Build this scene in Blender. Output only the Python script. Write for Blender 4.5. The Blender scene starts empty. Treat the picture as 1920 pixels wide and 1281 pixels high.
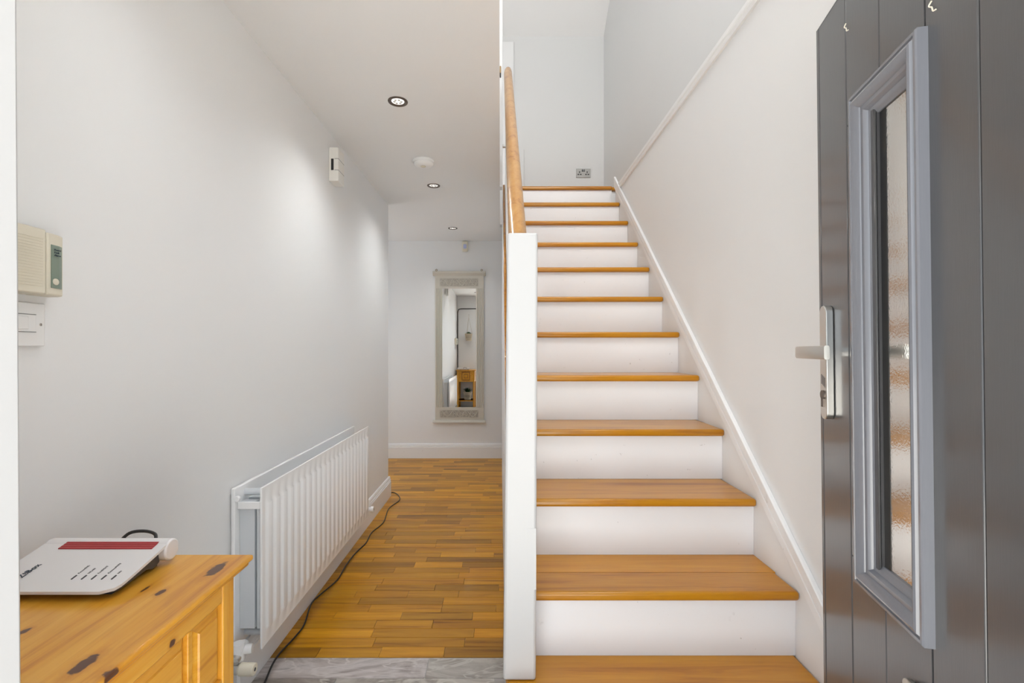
import bpy, bmesh, math, random
from mathutils import Vector, Matrix
random.seed(7)
R = math.radians
scene = bpy.context.scene
col = scene.collection

# ------------------------------------------------------------------ camera, world, light, exposure
EYE = 1.247
cam_d = bpy.data.cameras.new('camera'); cam = bpy.data.objects.new('camera', cam_d); col.objects.link(cam)
cam.location = (0, 0, EYE); cam.rotation_euler = (R(90), 0, 0)
cam_d.sensor_fit = 'HORIZONTAL'; cam_d.sensor_width = 36; cam_d.lens = 900 / 1920 * 36
cam_d.shift_x = (960 - 938) / 1920; cam_d.shift_y = (656 - 640.5) / 1920
cam_d.clip_start = .02
scene.camera = cam
w = bpy.data.worlds.new('daylight'); scene.world = w; w.use_nodes = True
bg = w.node_tree.nodes['Background']; bg.inputs[0].default_value = (.84, .92, 1, 1); bg.inputs[1].default_value = 1.3
scene.view_settings.view_transform = 'Standard'; scene.view_settings.look = 'None'
scene.view_settings.gamma = 1; scene.view_settings.use_curve_mapping = False
scene.view_settings.exposure = 0.84

def area(name, loc, rot, sx, sy, power, color=(1, 1, 1)):
    l = bpy.data.lights.new(name, 'AREA'); l.shape = 'RECTANGLE'; l.size = sx; l.size_y = sy
    l.energy = power; l.color = color
    o = bpy.data.objects.new(name, l); col.objects.link(o); o.location = loc; o.rotation_euler = rot
    return o
sd = bpy.data.lights.new('sun', 'SUN'); sd.energy = 29.0; sd.angle = R(.6); sd.color = (1, .98, .95)
sun = bpy.data.objects.new('sun', sd); col.objects.link(sun); sun.location = (6, 1, 8)
sun.rotation_euler = Vector((-.75, -.12, -.7)).to_track_quat('-Z', 'Y').to_euler()      # falls on the paving outside, never through the door
# added fill lights out of view, standing in for window daylight
area('upstairs_front_fill', (.5, .62, 4.0), (R(54), 0, 0), .95, 1.2, 17, (1, .99, .975))      # added fill, shines from the front down onto the stairs
area('upstairs_side_fill', (-1.0, 3.2, 3.9), (0, R(-90), 0), 1.2, 1.5, 3, (1, .99, .98))       # added fill from the left of the upper landing
area('back_room_fill', (-2.5, 4.8, 1.2), (0, R(-90), 0), 1.8, 1.1, 6, (.9, .95, 1))            # added fill from the left, for the rear of the hall
area('rear_passage_fill', (2.3, 5.2, 1.3), (0, R(90), 0), 1.6, .5, 3, (.92, .96, 1))  # added fill from the right end of the passage

# ------------------------------------------------------------------ materials
def newmat(name):
    m = bpy.data.materials.new(name); m.use_nodes = True
    nt = m.node_tree; b = nt.nodes['Principled BSDF']
    return m, nt, b
def N(nt, t, **kw):
    n = nt.nodes.new(t)
    for k, v in kw.items():
        if k in n.inputs: n.inputs[k].default_value = v
        else: setattr(n, k, v)
    return n
def ramp(nt, fac, stops):
    n = nt.nodes.new('ShaderNodeValToRGB'); e = n.color_ramp.elements
    while len(e) < len(stops): e.new(.5)
    for i, (p, c) in enumerate(stops):
        e[i].position = p; e[i].color = c if len(c) == 4 else (*c, 1)
    nt.links.new(fac, n.inputs[0]); return n.outputs[0]
def mixc(nt, fac, a, b, mode='MIX'):
    n = nt.nodes.new('ShaderNodeMix'); n.data_type = 'RGBA'; n.blend_type = mode
    for i, v in ((0, fac), (6, a), (7, b)):
        if isinstance(v, (int, float)): n.inputs[i].default_value = v
        elif isinstance(v, tuple): n.inputs[i].default_value = v if len(v) == 4 else (*v, 1)
        else: nt.links.new(v, n.inputs[i])
    return n.outputs[2]
def bump(nt, b, h, s, d=.001):
    n = N(nt, 'ShaderNodeBump'); n.inputs['Strength'].default_value = s; n.inputs['Distance'].default_value = d
    nt.links.new(h, n.inputs['Height']); nt.links.new(n.outputs[0], b.inputs['Normal'])
def pos(nt, scale=(1, 1, 1), obj=False):
    if obj: src = N(nt, 'ShaderNodeTexCoord').outputs['Object']
    else: src = N(nt, 'ShaderNodeNewGeometry').outputs['Position']
    mp = N(nt, 'ShaderNodeMapping'); mp.inputs['Scale'].default_value = scale
    nt.links.new(src, mp.inputs[0]); return mp.outputs[0]
def noise(nt, vec, scale, detail=3, rough=.55, dist=0):
    n = N(nt, 'ShaderNodeTexNoise'); n.inputs['Scale'].default_value = scale; n.inputs['Detail'].default_value = detail
    n.inputs['Roughness'].default_value = rough; n.inputs['Distortion'].default_value = dist
    nt.links.new(vec, n.inputs['Vector']); return n.outputs['Fac']

def plain(name, c, rough=.5, metal=0, coat=0, spec=.5):
    m, nt, b = newmat(name); b.inputs['Base Color'].default_value = (*c, 1)
    b.inputs['Roughness'].default_value = rough; b.inputs['Metallic'].default_value = metal
    b.inputs['Coat Weight'].default_value = coat; b.inputs['Specular IOR Level'].default_value = spec
    return m
def wallpaint(name, c1, c2, rough=.5, spec=.3):
    m, nt, b = newmat(name); p = pos(nt)
    f = noise(nt, p, 1.3, 2)
    nt.links.new(ramp(nt, f, [(.35, c1), (.65, c2)]), b.inputs['Base Color'])
    b.inputs['Roughness'].default_value = rough; b.inputs['Specular IOR Level'].default_value = spec
    bump(nt, b, noise(nt, p, 240, 3), .08, .001)
    return m
def gloss_paint(name, c, rough=.3, scuff=.0, chips=(.35, .34, .33)):
    m, nt, b = newmat(name); p = pos(nt)
    f = noise(nt, p, 16, 4, .6)
    k = ramp(nt, f, [(.0, (0, 0, 0)), (.70, (0, 0, 0)), (.78, (scuff,) * 3)])
    f2 = noise(nt, p, 60, 2); k2 = ramp(nt, f2, [(.735, (0, 0, 0)), (.78, (scuff * 2,) * 3)])
    kk = mixc(nt, 1.0, k, k2, 'ADD')
    nt.links.new(mixc(nt, kk, c, chips), b.inputs['Base Color'])
    b.inputs['Roughness'].default_value = rough
    bump(nt, b, noise(nt, pos(nt, (3, 30, 90)), 4, 3), .06, .001)
    return m
def wood(name, c1, c2, c3, axis='X', rough=.3, coat=.3, use_attr=True, knots=(), chips=False):
    """grain runs along axis; the plank tint comes from the mesh colour attribute Col"""
    m, nt, b = newmat(name)
    st = {'X': (1.6, 26, 26), 'Y': (26, 1.6, 26), 'Z': (26, 26, 1.6), 'S': (26, 1.4, 26)}[axis]
    p = pos(nt, st)
    if use_attr:
        at = N(nt, 'ShaderNodeAttribute'); at.attribute_name = 'Col'
        add = N(nt, 'ShaderNodeVectorMath', operation='MULTIPLY_ADD')
        add.inputs[1].default_value = (37, 53, 71)
        nt.links.new(at.outputs['Color'], add.inputs[0]); nt.links.new(p, add.inputs[2]); p = add.outputs[0]
    f = noise(nt, p, 1.0, 5, .6, .6)
    c = ramp(nt, f, [(.3, c3), (.45, c1), (.7, c2)])
    g = noise(nt, p, 5.0, 3, .7)
    c = mixc(nt, ramp(nt, g, [(.5, (0, 0, 0)), (.8, (.35,) * 3)]), c, c3)
    if use_attr: c = mixc(nt, 1.0, c, at.outputs['Color'], 'MULTIPLY')
    for (kx, ky, kz, rx, ry, rz) in knots:
        gp = N(nt, 'ShaderNodeNewGeometry').outputs['Position']
        nz = noise(nt, gp, 90, 2)
        s = N(nt, 'ShaderNodeVectorMath', operation='SUBTRACT'); s.inputs[1].default_value = (kx, ky, kz); nt.links.new(gp, s.inputs[0])
        d = N(nt, 'ShaderNodeVectorMath', operation='DIVIDE'); d.inputs[1].default_value = (rx, ry, rz); nt.links.new(s.outputs[0], d.inputs[0])
        l = N(nt, 'ShaderNodeVectorMath', operation='LENGTH'); nt.links.new(d.outputs[0], l.inputs[0])
        a = N(nt, 'ShaderNodeMath', operation='ADD'); nt.links.new(l.outputs['Value'], a.inputs[0]); nt.links.new(nz, a.inputs[1])
        k = ramp(nt, a.outputs[0], [(0, (1, 1, 1)), (.0, (1, 1, 1)), (1, (0, 0, 0))])
        mr = N(nt, 'ShaderNodeMapRange'); mr.inputs['From Min'].default_value = 1.25; mr.inputs['From Max'].default_value = 1.5
        mr.inputs['To Min'].default_value = 1; mr.inputs['To Max'].default_value = 0
        nt.links.new(a.outputs[0], mr.inputs['Value'])
        ring = N(nt, 'ShaderNodeMapRange'); ring.inputs['From Min'].default_value = 1.4; ring.inputs['From Max'].default_value = 2.4
        ring.inputs['To Min'].default_value = .5; ring.inputs['To Max'].default_value = 0
        nt.links.new(a.outputs[0], ring.inputs['Value'])
        c = mixc(nt, ring.outputs[0], c, c3)
        c = mixc(nt, mr.outputs[0], c, (.10, .035, .012))
    nt.links.new(c, b.inputs['Base Color'])
    b.inputs['Specular IOR Level'].default_value = .3
    b.inputs['Roughness'].default_value = rough; b.inputs['Coat Weight'].default_value = coat; b.inputs['Coat Roughness'].default_value = .12
    bump(nt, b, g, .05, .001)
    return m

M = {}
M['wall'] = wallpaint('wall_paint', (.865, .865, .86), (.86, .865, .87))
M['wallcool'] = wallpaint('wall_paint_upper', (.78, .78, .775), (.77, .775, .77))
M['ceil'] = wallpaint('ceiling_paint', (.91, .91, .905), (.905, .905, .90), .7)
M['trim'] = gloss_paint('white_gloss_trim', (.90, .90, .90), .3, .25)
M['riser'] = gloss_paint('white_gloss_riser', (.90, .905, .925), .25, .22)
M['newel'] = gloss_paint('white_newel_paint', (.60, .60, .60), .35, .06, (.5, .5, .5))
M['rad'] = plain('white_radiator_enamel', (.93, .93, .93), .25)
M['radin'] = plain('radiator_inside_enamel', (.70, .73, .76), .4)
M['plastic'] = plain('white_plastic', (.90, .90, .89), .35)
M['cream'] = plain('cream_plastic', (.78, .73, .60), .4)
M['offwhite'] = plain('off_white_plastic', (.86, .84, .79), .35)
M['black'] = plain('black_plastic', (.012, .012, .012), .4)
M['dgrey'] = plain('dark_grey_plastic', (.06, .06, .065), .4)
M['metal'] = plain('satin_nickel', (.62, .61, .58), .28, 1)
M['brass'] = plain('aged_brass', (.30, .2, .1), .4, 1)
M['bronze'] = plain('dark_bronze_ring', (.16, .13, .11), .35, .8)
M['steel'] = plain('brushed_steel_plate', (.34, .33, .31), .4, .5)
M['mirror'] = plain('mirror_silver', (.93, .94, .93), .0, 1)
M['frame'] = plain('taupe_mirror_frame_paint', (.62, .58, .50), .5)
M['fretback'] = plain('fretwork_recess_paint', (.46, .42, .36), .6)
M['red'] = plain('red_router_plastic', (.42, .02, .025), .3)
M['green'] = plain('grey_green_label', (.23, .29, .235), .35)
M['ink'] = plain('dark_blue_ink', (.03, .05, .08), .5)
M['pale_ink'] = plain('pale_grey_ink', (.28, .27, .27), .5)
M['router'] = plain('white_router_plastic', (.80, .77, .76), .3)
M['leaf'] = plain('leaf_green', (.035, .12, .022), .45)
M['leafdark'] = plain('dark_leaf_green', (.015, .055, .02), .45)
M['basket'] = plain('woven_basket_straw', (.78, .68, .52), .7)
M['darkpine'] = plain('stained_pine_moulding', (.24, .09, .02), .4)
M['cord'] = plain('jute_cord', (.5, .42, .3), .8)
M['grout'] = plain('tile_grout', (.45, .44, .42), .8)
M['gap'] = plain('floor_gap_filler', (.09, .04, .012), .8)
M['concrete'] = wallpaint('pale_paving', (.50, .49, .465), (.44, .43, .41), .8)
OAK = ((.52, .225, .007), (.66, .32, .014), (.27, .095, .004))
M['floorwood'] = wood('iroko_floor_strip', *OAK, axis='X', rough=.36, coat=.12)
M['tread'] = wood('oak_stair_tread', (.52, .215, .008), (.60, .28, .016), (.34, .115, .005), axis='X', rough=.28, coat=.35)
M['rail'] = wood('oak_handrail', (.56, .28, .075), (.62, .34, .11), (.38, .16, .04), axis='S', rough=.3, coat=.4, use_attr=False)

def pine_knots():
    k = []
    for (x, y, rx, ry) in ((405, 1068, .012, .036), (301, 1111, .006, .014), (272, 1105, .003, .012), (156, 1247, .011, .024), (46, 1184, .006, .01)):
        Y = 900 * (EYE - .824) / (y - 656); k.append(((x - 938) / 900 * Y, Y, .824, rx * 1.0, ry * 1.0, .012))
    k.append((-.51, .629, .8185, .012, .012, .01)); k.append((-.535, .787, .766, .01, .009, .007))
    return k
PINE = ((.72, .33, .028), (.80, .42, .06), (.50, .175, .012))
M['pine'] = wood('knotty_pine', *PINE, axis='Y', rough=.3, coat=.3, use_attr=False, knots=pine_knots())
M['pinez'] = wood('pine_upright', *PINE, axis='Z', rough=.35, coat=.2, use_attr=False)

def tile_mat():
    m, nt, b = newmat('grey_stone_tile')
    at = N(nt, 'ShaderNodeAttribute'); at.attribute_name = 'Col'
    add = N(nt, 'ShaderNodeVectorMath', operation='MULTIPLY_ADD'); add.inputs[1].default_value = (19, 31, 47)
    nt.links.new(at.outputs['Color'], add.inputs[0]); nt.links.new(pos(nt, (1.8, 4.5, 4.5)), add.inputs[2]); p = add.outputs[0]
    f = noise(nt, p, 1.4, 6, .65, 1.2)
    c = ramp(nt, f, [(.30, (.15, .13, .12)), (.45, (.34, .30, .275)), (.58, (.50, .465, .44)), (.72, (.25, .23, .22))])
    v = noise(nt, p, 1.1, 3, .5, 2.5)
    vein = ramp(nt, v, [(.482, (0, 0, 0)), (.496, (.8,) * 3), (.506, (.8,) * 3), (.52, (0, 0, 0))])
    c = mixc(nt, vein, c, (.55, .52, .49))
    c = mixc(nt, 1, c, at.outputs['Color'], 'MULTIPLY')
    nt.links.new(c, b.inputs['Base Color']); b.inputs['Roughness'].default_value = .4
    bump(nt, b, noise(nt, p, 12, 4), .2, .002)
    return m
M['tile'] = tile_mat()
def door_mat(name, c, rough):
    m, nt, b = newmat(name)
    g = noise(nt, pos(nt, (60, 60, 3)), 8, 3)
    nt.links.new(mixc(nt, g, c, tuple(v * 1.12 for v in c)), b.inputs['Base Color'])
    b.inputs['Roughness'].default_value = rough; b.inputs['Coat Weight'].default_value = .7; b.inputs['Coat Roughness'].default_value = .13
    bump(nt, b, noise(nt, pos(nt, (60, 60, 5)), 6, 3), .07, .001)
    return m
M['door'] = door_mat('dark_grey_door_foil', (.060, .059, .061), .30)
M['bead'] = door_mat('grey_glazing_bead', (.155, .16, .18), .25)
def glass_mat():
    m, nt, b = newmat('obscured_glass')
    b.inputs['Base Color'].default_value = (.80, .84, .82, 1); b.inputs['Transmission Weight'].default_value = .9
    b.inputs['Roughness'].default_value = .15; b.inputs['IOR'].default_value = 1.5
    n = noise(nt, pos(nt), 260, 2); bump(nt, b, n, .25, .0006)
    g = N(nt, 'ShaderNodeBsdfGlossy'); g.inputs['Roughness'].default_value = .07; g.inputs['Color'].default_value = (.92, .9, .86, 1)
    bn = [x for x in nt.nodes if x.bl_idname == 'ShaderNodeBump'][0]; nt.links.new(bn.outputs[0], g.inputs['Normal'])
    mx_ = N(nt, 'ShaderNodeMixShader'); mx_.inputs[0].default_value = .68
    nt.links.new(b.outputs[0], mx_.inputs[1]); nt.links.new(g.outputs[0], mx_.inputs[2])
    nt.links.new(mx_.outputs[0], nt.nodes['Material Output'].inputs[0])
    return m
M['glass'] = glass_mat()
def led_mat():
    m, nt, b = newmat('lamp_lens'); b.inputs['Base Color'].default_value = (.8, .8, .78, 1)
    b.inputs['Emission Color'].default_value = (1, .96, .9, 1); b.inputs['Emission Strength'].default_value = .6
    b.inputs['Roughness'].default_value = .15
    return m
M['led'] = led_mat()

# ------------------------------------------------------------------ helpers
def B(): return bmesh.new()
def box(bm, x0, x1, y0, y1, z0, z1):
    v = [bm.verts.new((x, y, z)) for z in (z0, z1) for y in (y0, y1) for x in (x0, x1)]
    for f in ((0, 2, 3, 1), (4, 5, 7, 6), (0, 1, 5, 4), (2, 6, 7, 3), (0, 4, 6, 2), (1, 3, 7, 5)):
        bm.faces.new([v[i] for i in f])
    return v
def prism(bm, pts, lo, hi, axis='X'):
    """pts: polygon in the two other axes, extruded along axis from lo to hi"""
    def P(a, b, t): return {'X': (t, a, b), 'Y': (a, t, b), 'Z': (a, b, t)}[axis]
    A = [bm.verts.new(P(a, b, lo)) for a, b in pts]; C = [bm.verts.new(P(a, b, hi)) for a, b in pts]
    n = len(pts)
    bm.faces.new(A); bm.faces.new(C[::-1])
    for i in range(n): bm.faces.new([A[i], C[i], C[(i + 1) % n], A[(i + 1) % n]])
def cyl(bm, p, q, r, n=20, r2=None, caps=True):
    p = Vector(p); q = Vector(q); d = (q - p).normalized(); r2 = r if r2 is None else r2
    u = d.orthogonal().normalized(); v = d.cross(u)
    A = [bm.verts.new(p + r * (math.cos(2 * math.pi * i / n) * u + math.sin(2 * math.pi * i / n) * v)) for i in range(n)]
    C = [bm.verts.new(q + r2 * (math.cos(2 * math.pi * i / n) * u + math.sin(2 * math.pi * i / n) * v)) for i in range(n)]
    for i in range(n): bm.faces.new([A[i], A[(i + 1) % n], C[(i + 1) % n], C[i]])
    if caps: bm.faces.new(A[::-1]); bm.faces.new(C)
def lathe(bm, c, prof, axis='Z', n=32, sgn=1):
    """prof: list of (radius, offset along axis)"""
    c = Vector(c); rings = []
    for r, h in prof:
        ring = []
        for i in range(n):
            a = 2 * math.pi * i / n; ca, sa = r * math.cos(a), r * math.sin(a)
            ring.append(bm.verts.new(c + Vector({'Z': (ca, sa, h * sgn), 'Y': (ca, h * sgn, sa), 'X': (h * sgn, ca, sa)}[axis])))
        rings.append(ring)
    for a, b_ in zip(rings, rings[1:]):
        for i in range(n): bm.faces.new([a[i], a[(i + 1) % n], b_[(i + 1) % n], b_[i]])
    bm.faces.new(rings[0][::-1]); bm.faces.new(rings[-1])
def tube(bm, pts, r, n=8):
    pts = [Vector(p) for p in pts]; rings = []; up = Vector((.13, .21, 1)).normalized()
    for i, p in enumerate(pts):
        d = (pts[min(i + 1, len(pts) - 1)] - pts[max(i - 1, 0)]).normalized()
        u = d.cross(up)
        if u.length < .05: u = d.cross(Vector((1, 0, 0)))
        u.normalize(); v = u.cross(d)
        rings.append([bm.verts.new(p + r * (math.cos(2 * math.pi * k / n) * u + math.sin(2 * math.pi * k / n) * v)) for k in range(n)])
    for a, b_ in zip(rings, rings[1:]):
        for i in range(n): bm.faces.new([a[i], a[(i + 1) % n], b_[(i + 1) % n], b_[i]])
    bm.faces.new(rings[0][::-1]); bm.faces.new(rings[-1])
def smooth_path(pts, k=6):
    out = []; P = [Vector(p) for p in pts]; P = [P[0]] + P + [P[-1]]
    for i in range(1, len(P) - 2):
        for j in range(k):
            t = j / k; a, b_, c, d = P[i - 1:i + 3]
            out.append(.5 * ((2 * b_) + (-a + c) * t + (2 * a - 5 * b_ + 4 * c - d) * t * t + (-a + 3 * b_ - 3 * c + d) * t ** 3))
    out.append(P[-2]); return out

def mk(name, bm, mat, parent=None, bevel=0, seg=2, smooth=False, local=False, tint=None, **props):
    bmesh.ops.recalc_face_normals(bm, faces=bm.faces)
    if parent is None:
        xs = [v.co.x for v in bm.verts]; ys = [v.co.y for v in bm.verts]; zs = [v.co.z for v in bm.verts]
        org = Vector(((min(xs) + max(xs)) / 2, (min(ys) + max(ys)) / 2, min(zs)))
    elif local: org = Vector((0, 0, 0))
    else:
        org = Vector((0, 0, 0)); p = parent
        while p: org += p.location; p = p.parent
    if not local or parent is None:
        for v in bm.verts: v.co -= org
    me = bpy.data.meshes.new(name)
    bm.to_mesh(me); bm.free()
    if isinstance(mat, (list, tuple)):
        for x in mat: me.materials.append(x)
    else: me.materials.append(mat)
    if tint is not None:
        a = me.color_attributes.new('Col', 'FLOAT_COLOR', 'CORNER')
        a.data.foreach_set('color', [c for _ in me.loops for c in (*tint, 1)])
    o = bpy.data.objects.new(name, me); col.objects.link(o)
    if parent is None: o.location = org
    else: o.parent = parent
    if bevel:
        b = o.modifiers.new('bevel', 'BEVEL'); b.width = bevel; b.segments = seg; b.limit_method = 'ANGLE'; b.angle_limit = R(40)
        b.harden_normals = False
    if smooth or bevel:
        for f in me.polygons: f.use_smooth = True
        me.set_sharp_from_angle(angle=R(50 if smooth else 35))
    for k, v in props.items(): o[k] = v
    return o
def empty(name, loc, **props):
    o = bpy.data.objects.new(name, None); col.objects.link(o); o.location = loc; o.empty_display_size = .1
    for k, v in props.items(): o[k] = v
    return o
def struct(name, bm, mat, parent=None, **kw):
    if parent is None: kw['kind'] = 'structure'
    return mk(name, bm, mat, parent, **kw)
def text(name, body, size, mat, parent, matrix, depth=.0004):
    c = bpy.data.curves.new(name, 'FONT'); c.body = body; c.size = size; c.extrude = depth; c.align_x = 'LEFT'; c.resolution_u = 2
    o = bpy.data.objects.new(name + '_tmp', c); col.objects.link(o)
    dg = bpy.context.evaluated_depsgraph_get()
    me = bpy.data.meshes.new_from_object(o.evaluated_get(dg)); bpy.data.objects.remove(o)
    me.transform(matrix); me.materials.clear(); me.materials.append(mat)
    r = bpy.data.objects.new(name, me); col.objects.link(r); r.parent = parent
    return r
def up(px, py, Y): return Vector(((px - 938) / 900 * Y, Y, EYE - (py - 656) / 900 * Y))
def fl(px, py, z=0):
    Y = 900 * (EYE - z) / (py - 656); return Vector(((px - 938) / 900 * Y, Y, z))

# ------------------------------------------------------------------ room shell
XL = -.952; XR = .837; XU = 1.035; YF = .45; YC = 4.08; YB = 5.53; YL = 4.8
def zc(y): return 2.42 + .0145 * y
# ground outside
b = B(); box(b, -14, 14, -22, .0, -.14, -.02); struct('ground', b, M['concrete'])
# floor: sub-base, strips, tiles
b = B(); box(b, -2.6, 2.4, 0, 5.7, -.06, -.014)
floor = mk('floor', b, M['gap'], kind='structure')
b = B(); box(b, -1.0, 1.1, .02, 1.946, -.016, -.0025); mk('grout_bed', b, M['grout'], floor)
edgeY = 1.946; roww = .0672
plank_n = 0
far = B(); far_cols = []
def addplank(x0, x1, y0, y1):
    global plank_n
    g = .0006
    t = random.choice((.62, .74, .82, .9, .95, 1.0, 1.08, 1.15)) * random.uniform(.95, 1.04); warm = random.uniform(-.1, .1)
    tint = (min(1.15, t * (1 + warm * .3)), t, t * (1 - warm))
    if y0 < 3.35 and plank_n < 290:
        bm = B(); box(bm, x0 + g, x1 - g, y0 + g, y1 - g, -.013, random.uniform(-.0006, 0.0))
        mk('floor_strip', bm, M['floorwood'], floor, bevel=.0008, seg=1, tint=tint); plank_n += 1
    else:
        n0 = len(far.faces); box(far, x0 + g, x1 - g, y0 + g, y1 - g, -.013, 0); far_cols.extend([tint] * 6)
y = edgeY; row = 0
while y < YB + .02:
    x = -.96 - random.uniform(0, .35) if y < YC - .1 else -2.55
    xe = .1 if y < 4.85 else 2.3
    if y < YC - .1: x = -.955
    first = True
    while x < xe:
        L = random.uniform(.16, .46) if first else random.uniform(.24, .5)
        first = False
        x1 = min(x + L, xe)
        if xe - x1 < .07: x1 = xe
        addplank(x, x1, y, min(y + roww, YB + .02)); x = x1
    y += roww
bmesh.ops.recalc_face_normals(far, faces=far.faces)
me = bpy.data.meshes.new('far_floor_strips'); off = floor.location.copy()
for v in far.verts: v.co -= off
far.to_mesh(me); far.free(); me.materials.append(M['floorwood'])
a = me.color_attributes.new('Col', 'FLOAT_COLOR', 'CORNER'); d = []
for p in me.polygons:
    for _ in p.loop_indices: d.extend((*far_cols[p.index], 1))
a.data.foreach_set('color', d)
o = bpy.data.objects.new('far_floor_strips', me); col.objects.link(o); o.parent = floor; o['kind'] = 'stuff'
# plank-shaped stone tiles
rows = [(1.824, 1.943, (-.955, -.287, .02)), (1.525, 1.821, (-.955, -.62, -.02, .1)), (1.226, 1.522, (-.955, -.35, .1)), (.927, 1.223, (-.955, -.62, -.02, .6, .84)),
        (.628, .924, (-.955, -.35, .25, .84)), (.329, .625, (-.6, -.02, .6)), (.03, .326, (-.45, .2, .6))]
for y0, y1, xs in rows:
    for x0, x1 in zip(xs, xs[1:]):
        t = random.uniform(.85, 1.15); bm = B(); box(bm, x0 + .0012, x1 - .0012, y0, y1, -.012, -.0004)
        mk('floor_tile', bm, M['tile'], floor, bevel=.001, seg=1, tint=(t, t * random.uniform(.98, 1.02), t * random.uniform(.96, 1.02)))

b = B(); box(b, XL - .13, XL, .1, YC, 0, 2.5); struct('wall_left', b, M['wall'])
b = B(); box(b, -2.6, XL - .13, YC - .12, YC, 0, 2.5); struct('wall_left_return', b, M['wall'])
b = B(); box(b, -2.72, -2.6, YC - .12, 5.66, 0, 2.52); struct('wall_far_left', b, M['wall'])
b = B(); box(b, -2.6, 2.4, YB, YB + .12, 0, 2.52); struct('wall_back', b, M['wall'])
b = B(); box(b, 2.4, 2.52, 4.78, 5.66, 0, 2.52); struct('wall_far_right', b, M['wall'])
b = B(); box(b, XU, 2.4, 4.78, 4.9, 0, 2.6); struct('wall_passage', b, M['wall'])
# right wall: lower thick part with a ledge, upper part set back
b = B(); box(b, XR, XR + .32, YF, 3.49, 0, 2.41); struct('wall_right', b, M['wall'])
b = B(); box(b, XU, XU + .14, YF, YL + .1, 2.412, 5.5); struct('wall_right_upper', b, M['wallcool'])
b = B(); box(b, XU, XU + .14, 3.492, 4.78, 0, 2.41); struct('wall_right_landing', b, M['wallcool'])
# front wall in three blocks around the doorway
b = B(); v = box(b, XL, -.470, .1, YF, 0, 2.5); struct('wall_front_left', b, M['wall'])
b = B(); box(b, .62, XU + .14, .1, YF, 0, 2.41); struct('wall_front_right', b, M['wall'])
b = B(); box(b, -.470, .62, .1, YF, 2.10, 2.43); box(b, .0, XU + .14, .1, YF - .001, 2.431, 3.3); box(b, 0, .04, .1, YF - .001, 3.3, 4.7); box(b, .96, XU + .14, .1, YF - .001, 3.3, 4.7); box(b, 0, XU + .14, .1, YF - .001, 4.7, 5.5)
struct('wall_front_upper', b, M['wall'])
# door lining: the left one fills the edge of the photograph
b = B()
for (ya, yb) in ((.1, .452),):
    vs = box(b, -.470, -.452, ya, yb, .0, 2.10)
    for v in vs: v.co.x += (EYE - v.co.z) * .0063 if v.co.x > -.46 else 0
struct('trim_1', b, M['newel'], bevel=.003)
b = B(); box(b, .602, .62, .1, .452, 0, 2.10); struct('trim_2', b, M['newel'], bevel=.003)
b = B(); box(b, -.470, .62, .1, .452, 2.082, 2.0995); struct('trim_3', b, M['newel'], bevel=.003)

# ceilings
b = B()
for (x0, x1, y0, y1) in ((-1.1, -.003, .3, 4.9), (-2.62, 2.42, 4.9, 5.66), (-2.62, -1.1, YC - .1, 4.9)):
    vs = box(b, x0, x1, y0, y1, 2.4, 2.66)
    for v in vs:
        if v.co.z < 2.5: v.co.z = zc(v.co.y)
struct('ceiling', b, M['ceil'])
b = B()   # sloping roof ceiling of the stairwell, then flat
sl = .69; zb = 4.383
prism(b, [(YL, zb), (YL - 1.5, zb + 1.5 * sl), (.1, zb + 1.5 * sl), (.1, zb + 1.5 * sl + .1), (YL - 1.5, zb + 1.5 * sl + .1), (YL + .1, zb + .05)], -1.3, XU + .14, 'X')
struct('ceiling_upper', b, M['ceil'])
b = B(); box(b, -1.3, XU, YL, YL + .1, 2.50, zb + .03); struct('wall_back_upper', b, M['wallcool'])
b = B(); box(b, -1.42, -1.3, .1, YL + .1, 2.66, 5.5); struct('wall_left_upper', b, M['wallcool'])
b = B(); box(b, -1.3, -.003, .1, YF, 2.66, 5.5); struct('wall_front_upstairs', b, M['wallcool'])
# upstairs door post with its latch, glimpsed beside the handrail
b = B(); box(b, -.012, .018, 3.60, 3.68, 2.47, 4.95)
post = struct('trim_4', b, M['trim'], bevel=.003)
b = B(); box(b, -.004, .006, 3.59, 3.60, 3.32, 3.37); mk('latch_plate', b, M['brass'], post)
b = B(); box(b, -.004, .006, 3.588, 3.60, 3.288, 3.318); mk('latch_bolt', b, M['black'], post)
b = B(); box(b, .0181, .056, 3.62, 3.65, 2.78, 2.80); mk('rail_bar', b, M['trim'], post, bevel=.002)
# architrave on the upstairs back wall and the low boxed panel beside it
b = B(); box(b, .02, .133, YL - .016, YL, 2.7, 4.318); struct('trim_5', b, M['trim'], bevel=.003)
b = B(); box(b, .134, .236, YL - .012, YL, 2.50, 3.25); struct('trim_6', b, M['wallcool'], bevel=.004)
# ledge board of the right wall
b = B()
prism(b, [(XR + .02, 2.372), (XR - .010, 2.372), (XR - .012, 2.384), (XR - .002, 2.388), (XR - .002, 2.402), (XR - .008, 2.406), (XR - .008, 2.421), (XR + .02, 2.421)], YF, 3.44, 'Y')
struct('trim_7', b, M['ceil'])

def skirting_profile(x, s):   # x wall plane, s=+1 points to room
    return [(x, 0), (x + .02 * s, 0), (x + .02 * s, .125), (x + .015 * s, .130), (x + .018 * s, .137), (x + .013 * s, .146), (x + .014 * s, .152), (x + .009 * s, .166), (x, .168)]
b = B(); prism(b, skirting_profile(XL, 1), YF, YC + .02, 'Y'); struct('baseboard_left', b, M['trim'])
b = B(); prism(b, skirting_profile(YC, 1), -2.6, XL, 'X'); struct('baseboard_left_return', b, M['trim'])
b = B(); prism(b, skirting_profile(YB, -1), -2.6, 2.4, 'X'); struct('baseboard_back', b, M['trim'])
b = B(); prism(b, skirting_profile(YF, 1), XL + .02, -.47, 'X'); struct('baseboard_front', b, M['trim'])

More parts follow.
